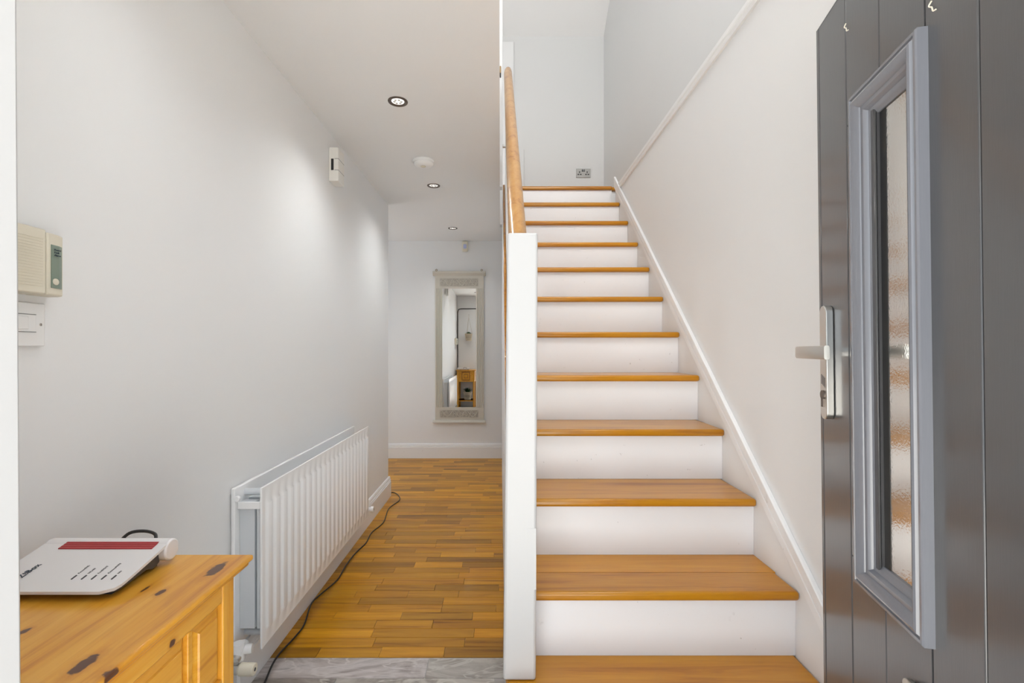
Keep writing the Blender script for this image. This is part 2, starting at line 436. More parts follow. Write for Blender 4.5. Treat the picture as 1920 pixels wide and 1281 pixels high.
# ------------------------------------------------------------------ staircase
Y1 = 1.338; G = .2243; RI = .19; Z1 = .57
stairs = empty('staircase', (.45, 2.4, 0), label='straight flight of oak treads with white risers and white newel post', category='staircase')
b = B(); # closed side wall below the treads, seen edge on
poly = [(1.345, 0), (4.9, 0), (4.9, 2.44), (3.6, 2.44)]
n = 12
poly = [(1.345, 0), (4.9, 0), (4.9, 2.43), (Y1 + 10 * G + .02, 2.43)] + [(1.345, Z1 - .03)]
prism(b, poly, .018, .058, 'X'); mk('side_panel', b, M['wall'], stairs)
for n in range(-1, 12):
    Z = Z1 + (n - 1) * RI; Yn = Y1 + (n - 1) * G
    if n == -1: Yn = .935
    if n == 11: Yend = YL
    elif n == -1: Yend = Y1 - G + .04
    else: Yend = Yn + G + .035
    x0 = .0585 if n > 0 else .014
    xr = XR - .0005
    if n == 11: xr = XR - .0005
    t = random.uniform(.93, 1.05)
    bm = B()
    if n == 1:
        box(bm, x0, xr, Yn, 1.466, Z - .026, Z)
        tr = mk('tread', bm, M['tread'], stairs, bevel=.009, seg=4, tint=(.93, .90, .92))
        bm = B(); box(bm, x0, xr, 1.4605, Yend, Z - .026, Z); mk('tread_board', bm, M['tread'], tr, tint=(1.05, 1.03, 1.0))
    else:
        if n == 11:
            box(bm, x0, xr, Yn, 3.489, Z - .026, Z) if False else None
            prism(bm, [(x0, Yn), (xr, Yn), (xr, 3.6), (XU - .001, 3.6), (XU - .001, YL), (x0, YL)], Z - .026, Z, 'Z')
        else: box(bm, x0, xr, Yn, Yend, Z - .026, Z)
        mk('tread', bm, M['tread'], stairs, bevel=.009, seg=4, tint=(t, t * random.uniform(.97, 1.02), t))
    bm = B(); ry = Yn + .022
    box(bm, x0 if n > 0 else .016, xr, ry, ry + .018, Z - RI + (.0005 if n > -1 else 0), Z - .0265)
    mk('riser', bm, M['riser'], stairs)
# side cheek under the two lowest steps
b = B(); prism(b, [(.96, 0), (1.34, 0), (1.34, .35), (1.14, .35), (1.14, .163), (.96, .163)], .016, .03, 'X'); mk('cheek_panel', b, M['trim'], stairs)
# landing slab
b = B(); box(b, .0585, XU - .002, 3.63, YL - .001, 2.30, 2.443); mk('landing_frame', b, M['trim'], stairs)
# wall string cap, two mouldings
def nose(Y): return Z1 + (RI / G) * (Y - Y1)
b = B()
def sloped(bm, ya, yb, lo, hi, x0, x1):
    prism(bm, [(ya, nose(ya) + lo), (yb, nose(yb) + lo), (yb, nose(yb) + hi), (ya, nose(ya) + hi)], x0, x1, 'X')
sloped(b, 1.02, 3.475, .040, .075, XR - .014, XR - .0003)
sloped(b, 1.02, 3.475, .082, .120, XR - .016, XR - .0003)
sloped(b, 1.02, 3.475, .075, .082, XR - .009, XR - .0003)
mk('wall_string_moulding', b, M['trim'], stairs, bevel=.003)
# oak cap and white string on the open side
b = B(); sloped(b, 1.345, 3.50, -.02, .05, .019, .034); mk('side_capping', b, M['tread'], stairs, bevel=.003, tint=(.8, .75, .7))
b = B(); sloped(b, 1.345, 3.50, .0, .045, .0345, .066); mk('base_rail', b, M['trim'], stairs)
# newel
b = B(); vs = box(b, .0077, .0934, 1.2545, 1.340, .381, 1.554)
for v in vs:
    if v.co.z > 1: v.co.x = .0188 if v.co.x < .05 else .0983
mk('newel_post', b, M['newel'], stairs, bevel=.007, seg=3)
b = B(); box(b, .070, .0936, 1.2536, 1.2545, .62, .78); mk('newel_patch', b, M['newel'], stairs)
# handrail
prof = [(-.0285, -.034), (-.0285, -.004), (-.024, .010), (-.012, .022), (.002, .026), (.016, .022), (.026, .008), (.0285, -.006), (.0285, -.022), (.020, -.034)]
def railz(Y): return 1.472 + .847 * (Y - 1.34)
b = B(); rings = []
for yy, sc in ((1.3405, 1), (1.6, 1), (2.2, 1), (2.8, 1), (3.38, 1), (3.425, .92), (3.44, .6)):
    rings.append([b.verts.new((.0545 + px_ * sc, yy, railz(yy) + pz_ * 1.25 * sc)) for px_, pz_ in prof])
for r0, r1 in zip(rings, rings[1:]):
    for i in range(len(prof)): b.faces.new([r0[i], r0[(i + 1) % len(prof)], r1[(i + 1) % len(prof)], r1[i]])
b.faces.new(rings[0][::-1]); b.faces.new(rings[-1])
mk('handrail', b, M['rail'], stairs, smooth=True)
for k in range(18):
    yy = 1.46 + k * .112
    b = B(); x0, x1 = .035, .063; y0, y1 = yy - .014, yy + .014
    vs = box(b, x0, x1, y0, y1, 0, 1)
    for v in vs:
        v.co.z = nose(v.co.y) + .046 if v.co.z < .5 else railz(v.co.y) - .043
    mk('spindle', b, M['trim'], stairs)

# ------------------------------------------------------------------ radiator
RX = -.838; RB = -.940; RZ0 = .185; RZ1 = .758; RY0 = 1.70; RY1 = 3.075
rad = empty('radiator', ((RX + RB) / 2, (RY0 + RY1) / 2, RZ0), label='white double panel radiator fixed low on the left wall', category='radiator')
def fluted(name, xf, thick, mat):
    bm = B(); pitch = .061; n = 22; y0 = RY0 + (RY1 - RY0 - n * pitch) / 2
    ys = [(RY0, 0), (y0 + .004, 0)]
    for i in range(n):
        a = y0 + i * pitch
        ys += [(a + .009, 0), (a + .016, 1), (a + .046, 1), (a + .053, 0)]
    ys += [(RY1, 0)]
    zs = [(RZ0, 0), (RZ0 + .045, 0), (RZ0 + .065, 1), (RZ1 - .065, 1), (RZ1 - .048, 0), (RZ1, 0)]
    grid = [[bm.verts.new((xf - .006 + .008 * hy * hz, yy, zz)) for yy, hy in ys] for zz, hz in zs]
    for r0, r1 in zip(grid, grid[1:]):
        for i in range(len(ys) - 1): bm.faces.new([r0[i], r0[i + 1], r1[i + 1], r1[i]])
    back = [bm.verts.new((xf - thick, yy, zz)) for yy, zz in ((RY0, RZ0), (RY1, RZ0), (RY1, RZ1), (RY0, RZ1))]
    bm.faces.new(back)
    bm.faces.new([g for g in grid[0]] + [back[1], back[0]]); bm.faces.new([g for g in grid[-1]] + [back[2], back[3]])
    bm.faces.new([r[0] for r in grid] + [back[3], back[0]]); bm.faces.new([r[-1] for r in grid] + [back[2], back[1]])
    return mk(name, bm, mat, rad, bevel=.0025, seg=2)
fp = fluted('front_panel', RX, .014, M['rad'])
b = B(); box(b, RB - .008, RB + .006, RY0 - .012, RY1, RZ0, RZ1); mk('rear_panel', b, M['rad'], rad, bevel=.003)
b = B(); box(b, RB + .007, RX - .015, RY0 + .004, RY0 + .012, .680, .706); mk('connecting_bar', b, M['rad'], rad, bevel=.002)
b = B()
for i in range(22):
    a = RY0 + .02 + i * .061
    box(b, RB + .007, -.880, a, a + .036, .248, .700); box(b, -.872, RX - .0145, a, a + .036, .248, .700)
mk('convector_fins', b, M['radin'], rad, kind='stuff')
for zz in (.215, .728):
    b = B(); cyl(b, (RB + .006, RY0 + .06, zz), (RX - .014, RY0 + .06, zz), .012, 14); mk('cross_pipe', b, M['radin'], rad, smooth=True)
b = B(); cyl(b, (RB + .014, RY0 - .016, .722), (RB + .014, RY0 - .004, .722), .010, 16); mk('bleed_plug', b, M['rad'], rad, bevel=.002)
# lower near corner: valve body, tail pipe and head
b = B(); cyl(b, (-.905, 1.648, .205), (-.905, 1.70, .205), .017, 18); cyl(b, (-.905, 1.66, .175), (-.905, 1.66, .232), .020, 20); cyl(b, (-.93, 1.66, .205), (-.865, 1.675, .205), .016, 18)
valve = mk('valve_body', b, M['rad'], rad, smooth=True)
b = B(); cyl(b, (-.905, 1.632, .185), (-.905, 1.655, .19), .015, 14, .017); mk('valve_nut', b, M['metal'], valve, smooth=True)
b = B(); cyl(b, (-.94, 1.64, .155), (-.892, 1.64, .155), .017, 14); mk('brass_tail', b, M['metal'], valve, smooth=True)
b = B(); cyl(b, (-.893, 1.64, .155), (-.888, 1.64, .155), .018, 24); cyl(b, (-.888, 1.64, .155), (-.838, 1.64, .155), .021, 24, .020)
mk('valve_cap', b, M['cream'], valve, bevel=.003, smooth=True)
b = B(); cyl(b, (-.838, 1.64, .155), (-.8372, 1.64, .155), .006, 10); mk('cap_slot', b, M['dgrey'], valve)
b = B(); cyl(b, (-.905, 1.66, .001), (-.905, 1.66, .18), .0075, 12); mk('supply_pipe', b, M['rad'], valve, smooth=True)
b = B(); cyl(b, (-.90, 3.07, .215), (-.90, 3.115, .215), .011, 14); cyl(b, (-.90, 3.105, .215), (-.838, 3.105, .215), .012, 14); cyl(b, (-.838, 3.105, .215), (-.818, 3.105, .215), .019, 20); cyl(b, (XL + .001, 3.105, .215), (-.90, 3.105, .215), .0075, 12)
mk('lockshield_valve', b, M['rad'], rad, smooth=True)
b = B(); cyl(b, (-.8178, 3.105, .215), (-.8172, 3.105, .215), .006, 10); mk('valve_slot', b, M['dgrey'], rad)

# ------------------------------------------------------------------ pine table with router
CX0, CX1, CY0, CY1, CT = -.930, -.510, .462, .9935, .824
cab = empty('pine_side_table', ((CX0 + CX1) / 2, (CY0 + CY1) / 2, 0), label='knotty pine side table with worn moulded top edge beside the radiator', category='table')
b = B(); box(b, CX0, CX1, CY0, CY1, CT - .011, CT); box(b, CX0 + .004, CX1 - .006, CY0 + .004, CY1 - .006, CT - .020, CT - .0112)
mk('table_top', b, M['pine'], cab, bevel=.004, seg=3)
bx0, bx1, by0, by1 = CX0 + .02, -.535, CY0 + .025, .965
zt = CT - .0205; zd = .575
LEG = .038
for lx in (bx0, bx1 - LEG):
    for ly in (by0, by1 - LEG):
        b = B(); box(b, lx, lx + LEG, ly, ly + LEG, 0, zt); mk('leg', b, M['pinez'], cab, bevel=.003)
# front (towards the hall, +X): rails, wide raised panel, narrow raised panel
ya, yb = by0 + LEG, by1 - LEG
b = B(); box(b, bx1 - .018, bx1 - .002, ya, yb, zt - .045, zt); box(b, bx1 - .018, bx1 - .002, ya, yb, zd, zd + .035); box(b, bx1 - .018, bx1 - .002, .826, .838, zd + .035, zt - .045)
mk('front_frame', b, M['pine'], cab, bevel=.002)
def raised(bm, x, y0, y1, z0, z1, s=1, ax='X'):
    """raised and fielded panel: flat field with sloping margins, facing +X or +Y"""
    m = .016
    def P(d, u, z): return (x + d * s, u, z) if ax == 'X' else (u, x + d * s, z)
    o = [bm.verts.new(P(-.010, u, z)) for u, z in ((y0, z0), (y1, z0), (y1, z1), (y0, z1))]
    k = [bm.verts.new(P(-.003, u, z)) for u, z in ((y0 + m, z0 + m), (y1 - m, z0 + m), (y1 - m, z1 - m), (y0 + m, z1 - m))]
    q = [bm.verts.new(P(0, u, z)) for u, z in ((y0 + m + .002, z0 + m + .002), (y1 - m - .002, z0 + m + .002), (y1 - m - .002, z1 - m - .002), (y0 + m + .002, z1 - m - .002))]
    for A, C in ((o, k), (k, q)):
        for i in range(4): bm.faces.new([A[i], A[(i + 1) % 4], C[(i + 1) % 4], C[i]])
    bm.faces.new(q); bm.faces.new(o[::-1])
b = B(); raised(b, bx1 - .001, .5255, .8255, zd + .0355, zt - .0455); pnl = mk('drawer_panel', b, M['pine'], cab)
b = B(); lathe(b, (bx1 - .001, .66, .69), [(.006, 0), (.006, .012), (.014, .018), (.015, .026), (.008, .032)], 'X', 20); mk('knob', b, M['pinez'], pnl, smooth=True)
b = B(); raised(b, bx1 - .001, .8385, yb - .0005, zd + .0355, zt - .0455); mk('narrow_panel', b, M['pine'], cab)
# side facing the hall end (+Y): square fielded panel
b = B(); box(b, bx0 + LEG, bx1 - LEG, by1 - .020, by1 - .008, zd, zt); mk('side_board', b, M['pine'], cab)
xm = (bx0 + bx1) / 2
b = B(); raised(b, by1 - .002, xm - .075, xm + .075, zd + .045, zt - .035, 1, 'Y'); mk('side_square', b, M['pinez'], cab)
b = B()
for (u0, u1, w0, w1) in ((xm - .085, xm + .085, zd + .030, zd + .042), (xm - .085, xm + .085, zt - .032, zt - .020), (xm - .085, xm - .075, zd + .042, zt - .032), (xm + .075, xm + .085, zd + .042, zt - .032), (xm - .042, xm + .042, zd + .078, zd + .086), (xm - .042, xm + .042, zt - .078, zt - .070), (xm - .042, xm - .034, zd + .086, zt - .078), (xm + .034, xm + .042, zd + .086, zt - .078)):
    box(b, u0, u1, by1 - .008, by1 + .002, w0, w1)
mk('square_moulding', b, M['darkpine'], cab)
b = B(); box(b, bx0 + .003, bx0 + .015, ya, yb, zd, zt); mk('back_board', b, M['pine'], cab)
b = B(); box(b, bx0 + LEG, bx1 - LEG, by0 + .005, by0 + .017, zd, zt); mk('near_board', b, M['pine'], cab)
b = B(); box(b, bx0 + LEG * .5, bx1 - LEG * .5, by0 + LEG, by1 - LEG, .165, .183); box(b, bx0 + LEG, bx1 - LEG, by0 + .01, by1 - .01, .165, .183); mk('shelf', b, M['pine'], cab)

# router
rt = empty('router', (-.77, .88, CT), label='white wireless router with red stripe lying on the pine side table', category='router')
RXa, RXb = -.892, -.652; ry0, ry1 = .806, .958
def rz(yy):  # top surface height above the table
    t = (yy - ry0) / (ry1 - ry0); return CT + .0165 + .031 * t ** 1.15
b = B(); ny = 14; nx = 6; top = []
def rxe(yy):   # right edge, rounded near corner
    t = (yy - ry0)
    return RXb - (0 if t > .025 else .022 * (1 - math.sqrt(max(0, 1 - (1 - t / .025) ** 2))))
for j in range(ny + 1):
    yy = ry0 + (ry1 - .010 - ry0) * j / ny
    xr_ = rxe(yy); xl_ = RXa - (RXb - xr_) * -1
    top.append([b.verts.new((xl_ + (xr_ - xl_) * i / nx, yy, rz(yy))) for i in range(nx + 1)])
bot = [[b.verts.new((v.co.x, v.co.y, v.co.z - .005)) for v in r_] for r_ in top]
for a_, c_ in zip(top, top[1:]):
    for i in range(nx): b.faces.new([a_[i], a_[i + 1], c_[i + 1], c_[i]])
for a_, c_ in zip(bot, bot[1:]):
    for i in range(nx): b.faces.new([a_[i], c_[i], c_[i + 1], a_[i + 1]])
for i in range(nx):
    b.faces.new([top[0][i], bot[0][i], bot[0][i + 1], top[0][i + 1]]); b.faces.new([top[-1][i + 1], bot[-1][i + 1], bot[-1][i], top[-1][i]])
for j in range(ny):
    b.faces.new([top[j][-1], bot[j][-1], bot[j + 1][-1], top[j + 1][-1]]); b.faces.new([top[j + 1][0], bot[j + 1][0], bot[j][0], top[j][0]])
mk('router_cover', b, M['router'], rt, smooth=True)
b = B(); cyl(b, (RXa, .952, CT + .0275), (RXb + .002, .952, CT + .0275), .0205, 28); mk('rear_roll', b, M['router'], rt, bevel=.003, smooth=True)
b = B()
prism(b, [(.822, CT + .010), (.930, CT + .030), (.934, CT + .010), (.915, CT + .004), (.90, CT + .010), (.86, CT + .006), (.83, CT + .004)], RXa + .02, RXb - .010, 'X'); mk('router_underside', b, M['dgrey'], rt, bevel=.002)
for fx, fy in ((RXb - .04, .928), (RXa + .03, .928), (RXb - .04, .83), (RXa + .03, .83)):
    b = B(); box(b, fx, fx + .02, fy, fy + .012, CT, CT + .009); mk('rubber_foot', b, M['dgrey'], rt)
b = B()
for k in range(4):
    yy = .9225 + k * .0058
    vs = box(b, RXa + .042, RXb - .018, yy, yy + .0046, 0, .0016)
    for v in vs: v.co.z += rz(v.co.y) + .0002
mk('red_stripe', b, M['red'], rt)
tilt = math.atan2(rz(.90) - rz(.82), .08)
def ontop(x, yy): return Matrix.Translation((x - rt.location.x, yy - rt.location.y, rz(yy) - CT + .0006)) @ Matrix.Rotation(tilt, 4, 'X') @ Matrix.Rotation(R(90), 4, 'Z')
text('logo_lettering', 'FRITZ!Box', .0150, M['ink'], rt, ontop(-.838, .812))
for k, s in enumerate(('Power/DSL', 'WLAN', 'Fon/DECT', 'Connect/WPS', 'Info')):
    x = -.750 + k * .0175
    text('label_lettering', s, .0050, M['pale_ink'], rt, ontop(x + .002, .853))
    b = B(); yy = .838; vs = box(b, x, x + .0022, yy, yy + .0105, 0, .0012)
    for v in vs: v.co.z += rz(v.co.y)
    mk('status_light', b, M['dgrey'], rt)
b = B(); tube(b, smooth_path([(-.70, .972, CT + .03), (-.708, .985, CT + .044), (-.735, .99, CT + .049), (-.762, .986, CT + .046), (-.775, .974, CT + .03)], 6), .0032)
mk('black_lead', b, M['black'], smooth=True, label='short black lead looping up behind the router', category='cable')
# cable along the front wall corner and down to the table
b = B()
for dx in (0, .011):
    tube(b, smooth_path([(-.455, YF + .006, 2.145 + dx), (-.70, YF + .006, 2.142 + dx), (-.88, YF + .006, 2.14 + dx), (-.925 - dx * .8, YF + .007, 2.10), (-.932 - dx, YF + .007, 1.95), (-.932 - dx, YF + .007, 1.4), (-.93 - dx, YF + .007, .90), (-.935 + dx, YF + .02, .838)], 6), .0045, 8)
mk('wall_cable', b, M['black'], smooth=True, label='pair of black cables running down the wall corner to the router table', category='cable')

# ------------------------------------------------------------------ plants seen in the mirror
def basket(parent, c, r0, r1, h, n=16, rows_=6):
    cx_, cy_, cz_ = c; b = B()
    for k in range(rows_ + 1):
        t = k / rows_; r = r0 + (r1 - r0) * t; z = cz_ + h * t
        pts = [(cx_ + r * math.cos(2 * math.pi * i / 24), cy_ + r * math.sin(2 * math.pi * i / 24), z) for i in range(25)]
        tube(b, pts, .004 if 0 < k < rows_ else .007, 6)
    for i in range(n):
        for s in (-1, 1):
            a0 = 2 * math.pi * i / n; a1 = a0 + s * .35
            tube(b, [(cx_ + r0 * math.cos(a0), cy_ + r0 * math.sin(a0), cz_), (cx_ + r1 * math.cos(a1), cy_ + r1 * math.sin(a1), cz_ + h)], .0038, 5)
    mk('basket', b, M['basket'], parent, smooth=True)
    b = B(); lathe(b, (cx_, cy_, cz_ + .003), [(r0 - .008, 0), (r1 - .01, h * .93)], 'Z', 24); mk('inner_pot', b, M['dgrey'], parent, smooth=True)
def foliage(parent, c, spread, h, n, mat, wleaf=.012, droop=.3):
    b = B()
    for i in range(n):
        a = random.uniform(0, 6.283); el = random.uniform(.15, 1.0); L = h * random.uniform(.7, 1.15)
        d = Vector((math.cos(a) * el * spread, math.sin(a) * el * spread, 0)); base = Vector(c) + d * .25
        side = Vector((-math.sin(a), math.cos(a), 0)) * wleaf; prev = None
        for k in range(5):
            t = k / 4; p = base + d * t + Vector((0, 0, L * (t - droop * el * t * t)))
            wv = side * (math.sin(math.pi * min(.97, t * .9 + .08)))
            cur = (b.verts.new(p - wv), b.verts.new(p + Vector((0, 0, -.002)) + d.normalized() * .001), b.verts.new(p + wv))
            if prev:
                b.faces.new([prev[0], prev[1], cur[1], cur[0]]); b.faces.new([prev[1], prev[2], cur[2], cur[1]])
            prev = cur
    mk('foliage', b, mat, parent, kind='stuff')
p1 = empty('potted_plant', (-.70, .74, .183), label='dark leafy plant in a woven basket on the pine table shelf', category='plant')
basket(p1, (-.70, .74, .190), .065, .088, .15); foliage(p1, (-.70, .74, .32), .09, .13, 90, M['leafdark'], .007, .3)
p2 = empty('hanging_plant', (-.69, .54, 1.45), label='small succulent in a woven basket hanging by the front door', category='plant')
basket(p2, (-.69, .54, 1.45), .055, .078, .14); foliage(p2, (-.69, .54, 1.57), .07, .075, 60, M['leaf'], .014, .5)
b = B()
for a in (0, 2.1, 4.2): tube(b, [(-.69 + .078 * math.cos(a), .54 + .078 * math.sin(a), 1.59), (-.69, .50, 1.95)], .0022, 5)
tube(b, [(-.69, .50, 1.95), (-.69, .462, 2.02)], .0025, 5); mk('hanging_cord', b, M['cord'], p2)
b = B(); cyl(b, (-.69, YF, 2.02), (-.69, YF + .02, 2.02), .008, 10); mk('wall_hook', b, M['metal'], p2)

# ------------------------------------------------------------------ intercom, switches, door chime
ic = empty('intercom_box', (-.93, .9, 1.355), label='cream alarm box with grey-green key label on the left wall above the switch', category='alarm')
b = B(); prism(b, [(XL, .76), (-.914, .76), (-.905, .80), (-.903, .955), (XL, .955)], 1.357, 1.486, 'Z'); mk('speaker_cover', b, M['cream'], ic, bevel=.003)
b = B(); prism(b, [(XL, .958), (-.904, .958), (-.906, .985), (-.912, 1.000), (-.925, 1.008), (XL, 1.010)], 1.357, 1.482, 'Z')
endc = mk('end_cover', b, M['cream'], ic, bevel=.003)
b = B()
for k in range(18): box(b, -.9035, -.9022, .80, .948, 1.372 + k * .0055, 1.3742 + k * .0055)
mk('grille_ribs', b, M['cream'], ic)
b = B(); prism(b, [(-.9045, .966), (-.9028, .966), (-.9048, .985), (-.9095, .996), (-.9115, .996)], 1.372, 1.459, 'Z'); mk('key_label', b, M['green'], endc)
lab = Matrix.Translation(Vector((-.9028, .972, 0)) - Vector((ic.location.x, ic.location.y, ic.location.z))) @ Matrix.Translation((0, 0, 0))
for k, s in enumerate(('Power', 'Fault', 'Alarm')):
    text('label_lettering', s, .0052, M['ink'], ic, lab @ Matrix.Translation((0, 0, 1.448 - k * .0055)) @ Matrix.Rotation(R(-84), 4, 'Z').inverted() @ Matrix.Rotation(R(90), 4, 'X'))
b = B(); lathe(b, (-.9035, .975, 1.385), [(.0066, 0), (.0066, .0015), (.005, .0025)], 'X', 20); mk('key_switch', b, M['cream'], endc, smooth=True)

sw = empty('light_switch', (XL, .92, 1.25), label='white double light switch plate beneath the cream alarm box', category='switch')
b = B(); box(b, XL, XL + .009, .85, .995, 1.254, 1.342); mk('plate', b, M['plastic'], sw, bevel=.002)
b = B(); box(b, XL + .009, XL + .0105, .875, .974, 1.2835, 1.3175); mk('rocker_surround', b, M['plastic'], sw, bevel=.0006)
b = B(); box(b, XL + .0092, XL + .0107, .875, .974, 1.3176, 1.3188); box(b, XL + .0092, XL + .0107, .875, .974, 1.2822, 1.2834); mk('surround_seam', b, M['pale_ink'], sw)
for yy in (.885, .915, .945):
    b = B(); box(b, XL + .0106, XL + .0135, yy - .011, yy + .011, 1.288, 1.313); mk('rocker', b, M['plastic'], sw, bevel=.001)
b = B(); cyl(b, (XL + .009, .985, 1.2985), (XL + .0098, .985, 1.2985), .003, 14); mk('screw', b, M['metal'], sw)
b = B(); box(b, XL + .0098, XL + .010, .9845, .9855, 1.296, 1.301); mk('screw_slot', b, M['dgrey'], sw)

ch = empty('door_chime', (-.925, 2.71, 2.19), label='small off-white door chime box high on the left wall', category='chime')
b = B(); box(b, XL, -.899, 2.665, 2.765, 2.185, 2.372); body = mk('chime_body', b, M['offwhite'], ch, bevel=.003)
b = B(); box(b, -.939, -.925, 2.6635, 2.6652, 2.245, 2.308); mk('sound_slot', b, M['black'], ch)
for zz in (2.245, 2.308):
    b = B(); box(b, -.8993, -.8985, 2.664, 2.763, zz, zz + .0018); box(b, -.920, -.8985, 2.6642, 2.6652, zz, zz + .0018); mk('seam', b, M['dgrey'], ch)

# ------------------------------------------------------------------ ceiling fittings
def downlight(px, py, lab_, at=None, power=13):
    Y = 2.4
    for _ in range(20): Y = 900 * (zc(Y) - EYE) / (656 - py)
    X = (px - 938) / 900 * Y; Z = zc(Y)
    if at: X, Y = at; Z = zc(Y)
    t = empty('downlight', (X, Y, Z), label=lab_, category='downlight', group='recessed ceiling downlights')
    b = B(); n = 36; rings = []
    for r, h in ((.048, -.0005), (.047, -.004), (.040, -.006), (.034, -.0035), (.031, -.001)):
        rings.append([b.verts.new((X + r * math.cos(2 * math.pi * i / n), Y + r * math.sin(2 * math.pi * i / n), Z + h)) for i in range(n)])
    for a_, c_ in zip(rings, rings[1:]):
        for i in range(n): b.faces.new([a_[i], a_[(i + 1) % n], c_[(i + 1) % n], c_[i]])
    mk('bezel', b, M['bronze'], t, smooth=True)
    b = B(); lathe(b, (X, Y, Z), [(.0305, .0005), (.030, .0015), (.026, .002)], 'Z', 28, -1); lens = mk('lens', b, M['led'], t, smooth=True)
    for i in range(6):
        a_ = i * math.pi / 3
        b = B(); lathe(b, (X + .017 * math.cos(a_), Y + .017 * math.sin(a_), Z), [(.0065, .002), (.005, .0042)], 'Z', 12, -1); mk('reflector', b, M['metal'], lens, smooth=True)
    l = bpy.data.lights.new('downlight_beam', 'SPOT'); l.energy = power; l.spot_size = R(140); l.spot_blend = 1; l.shadow_soft_size = .04; l.color = (.98, .99, 1)
    lo = bpy.data.objects.new('downlight_beam', l); col.objects.link(lo); lo.parent = t; lo.location = (0, 0, -.02)
downlight(746, 190, 'bronze rimmed downlight nearest in the hall ceiling before the smoke alarm')
downlight(813, 348, 'bronze rimmed downlight in the hall ceiling just beyond the smoke alarm')
downlight(849, 428, 'farthest bronze rimmed downlight in the hall ceiling near the mirror wall', power=9)
downlight(0, 0, 'added unseen bronze rimmed downlight just inside the front door above the pine table', (-.495, 1.08), 5)  # extra downlight out of view, added to brighten the hall
Y = 3.09; X = -.494; Z = zc(Y)
sm = empty('smoke_alarm', (X, Y, Z), label='round white smoke alarm on the hall ceiling between downlights', category='alarm')
b = B(); lathe(b, (X, Y, Z), [(.068, 0), (.070, .006), (.070, .012), (.066, .018)], 'Z', 40, -1); mk('base', b, M['plastic'], sm, smooth=True)
b = B(); lathe(b, (X, Y, Z), [(.062, .018), (.062, .024), (.050, .036), (.030, .040)], 'Z', 40, -1); mk('cover', b, M['plastic'], sm, smooth=True)
b = B(); lathe(b, (X, Y - .01, Z), [(.016, .040), (.016, .044), (.012, .046)], 'Z', 24, -1); mk('test_button', b, M['cream'], sm, smooth=True)
# motion sensor on the back wall
ps = empty('motion_sensor', (-.405, YB, 2.37), label='small white rounded motion sensor high above the mirror', category='sensor')
b = B(); box(b, -.440, -.370, YB - .035, YB, 2.372, 2.496); mk('sensor_body', b, M['cream'], ps, bevel=.016, seg=4)
b = B(); box(b, -.423, -.387, YB - .041, YB - .034, 2.405, 2.455); mk('sensor_lens', b, plain('pale_blue_lens', (.5, .55, .8), .2), ps, bevel=.006, seg=3)
# switch on the back wall, half hidden by the newel
b = B(); box(b, .012, .098, YB - .010, YB, 1.308, 1.408)
s2 = mk('wall_switch', b, M['plastic'], bevel=.002, label='white switch plate on the back wall half hidden behind the newel post', category='switch')
b = B(); box(b, .022, .034, YB - .0125, YB - .010, 1.345, 1.370); mk('rocker', b, M['plastic'], s2, bevel=.001)
b = B(); cyl(b, (.024, YB - .0135, 1.358), (.024, YB - .0125, 1.358), .004, 10); mk('screw', b, M['dgrey'], s2)
# steel double socket on the landing wall
xs0, xs1 = (1080 - 938) / 900 * YL, (1107 - 938) / 900 * YL
zs1 = EYE + (656 - 317) / 900 * YL; zs0 = zs1 - .088
so = empty('double_socket', ((xs0 + xs1) / 2, YL, zs0), label='brushed steel double socket low on the upstairs landing wall', category='socket')
b = B(); box(b, xs0, xs1, YL - .008, YL, zs0, zs1); mk('plate', b, M['steel'], so, bevel=.002)
xc = (xs0 + xs1) / 2
for s in (-1, 1):
    cx_ = xc + s * .038
    b = B(); box(b, cx_ - .020, cx_ - .004, YL - .0092, YL - .008, zs0 + .025, zs0 + .036); box(b, cx_ + .004, cx_ + .020, YL - .0092, YL - .008, zs0 + .025, zs0 + .036); box(b, cx_ - .005, cx_ + .005, YL - .0092, YL - .008, zs0 + .045, zs0 + .062)
    mk('pin_slots', b, M['black'], so)
    b = B(); box(b, xc + s * .009 - .006, xc + s * .009 + .006, YL - .012, YL - .008, zs1 - .030, zs1 - .008); mk('rocker', b, M['dgrey'], so, bevel=.001)

# ------------------------------------------------------------------ wall mirror
def mx(px): return (px - 938) / 900 * 5.5
def mz(py): return EYE - (py - 656) / 900 * 5.5
mi = empty('wall_mirror', (mx(861), YB, mz(793)), label='tall mirror in a taupe frame with carved leaf panels on the back wall', category='mirror')
b = B(); box(b, mx(816), mx(829), YB - .028, YB, mz(788), mz(515)); box(b, mx(892.5), mx(907), YB - .028, YB, mz(788), mz(515))
box(b, mx(829), mx(892.5), YB - .028, YB, mz(541), mz(537)); box(b, mx(829), mx(892.5), YB - .028, YB, mz(522), mz(515)); box(b, mx(829), mx(892.5), YB - .028, YB, mz(769), mz(764)); box(b, mx(829), mx(892.5), YB - .028, YB, mz(788), mz(783))
mk('frame', b, M['frame'], mi, bevel=.001)
b = B(); box(b, mx(829), mx(892.5), YB - .020, YB - .004, mz(764), mz(541)); mk('glass', b, M['mirror'], mi)
b = B(); x0, x1 = mx(811.5), mx(910.5)
prism(b, [(YB, mz(517)), (YB - .034, mz(517)), (YB - .040, mz(514.5)), (YB - .050, mz(513)), (YB - .050, mz(509)), (YB, mz(509))], x0, x1, 'X'); mk('cornice', b, M['frame'], mi, bevel=.002)
b = B(); prism(b, [(YB, mz(793)), (YB - .048, mz(793)), (YB - .048, mz(791)), (YB - .036, mz(788)), (YB, mz(788))], x0, x1, 'X'); mk('base_moulding', b, M['frame'], mi, bevel=.002)
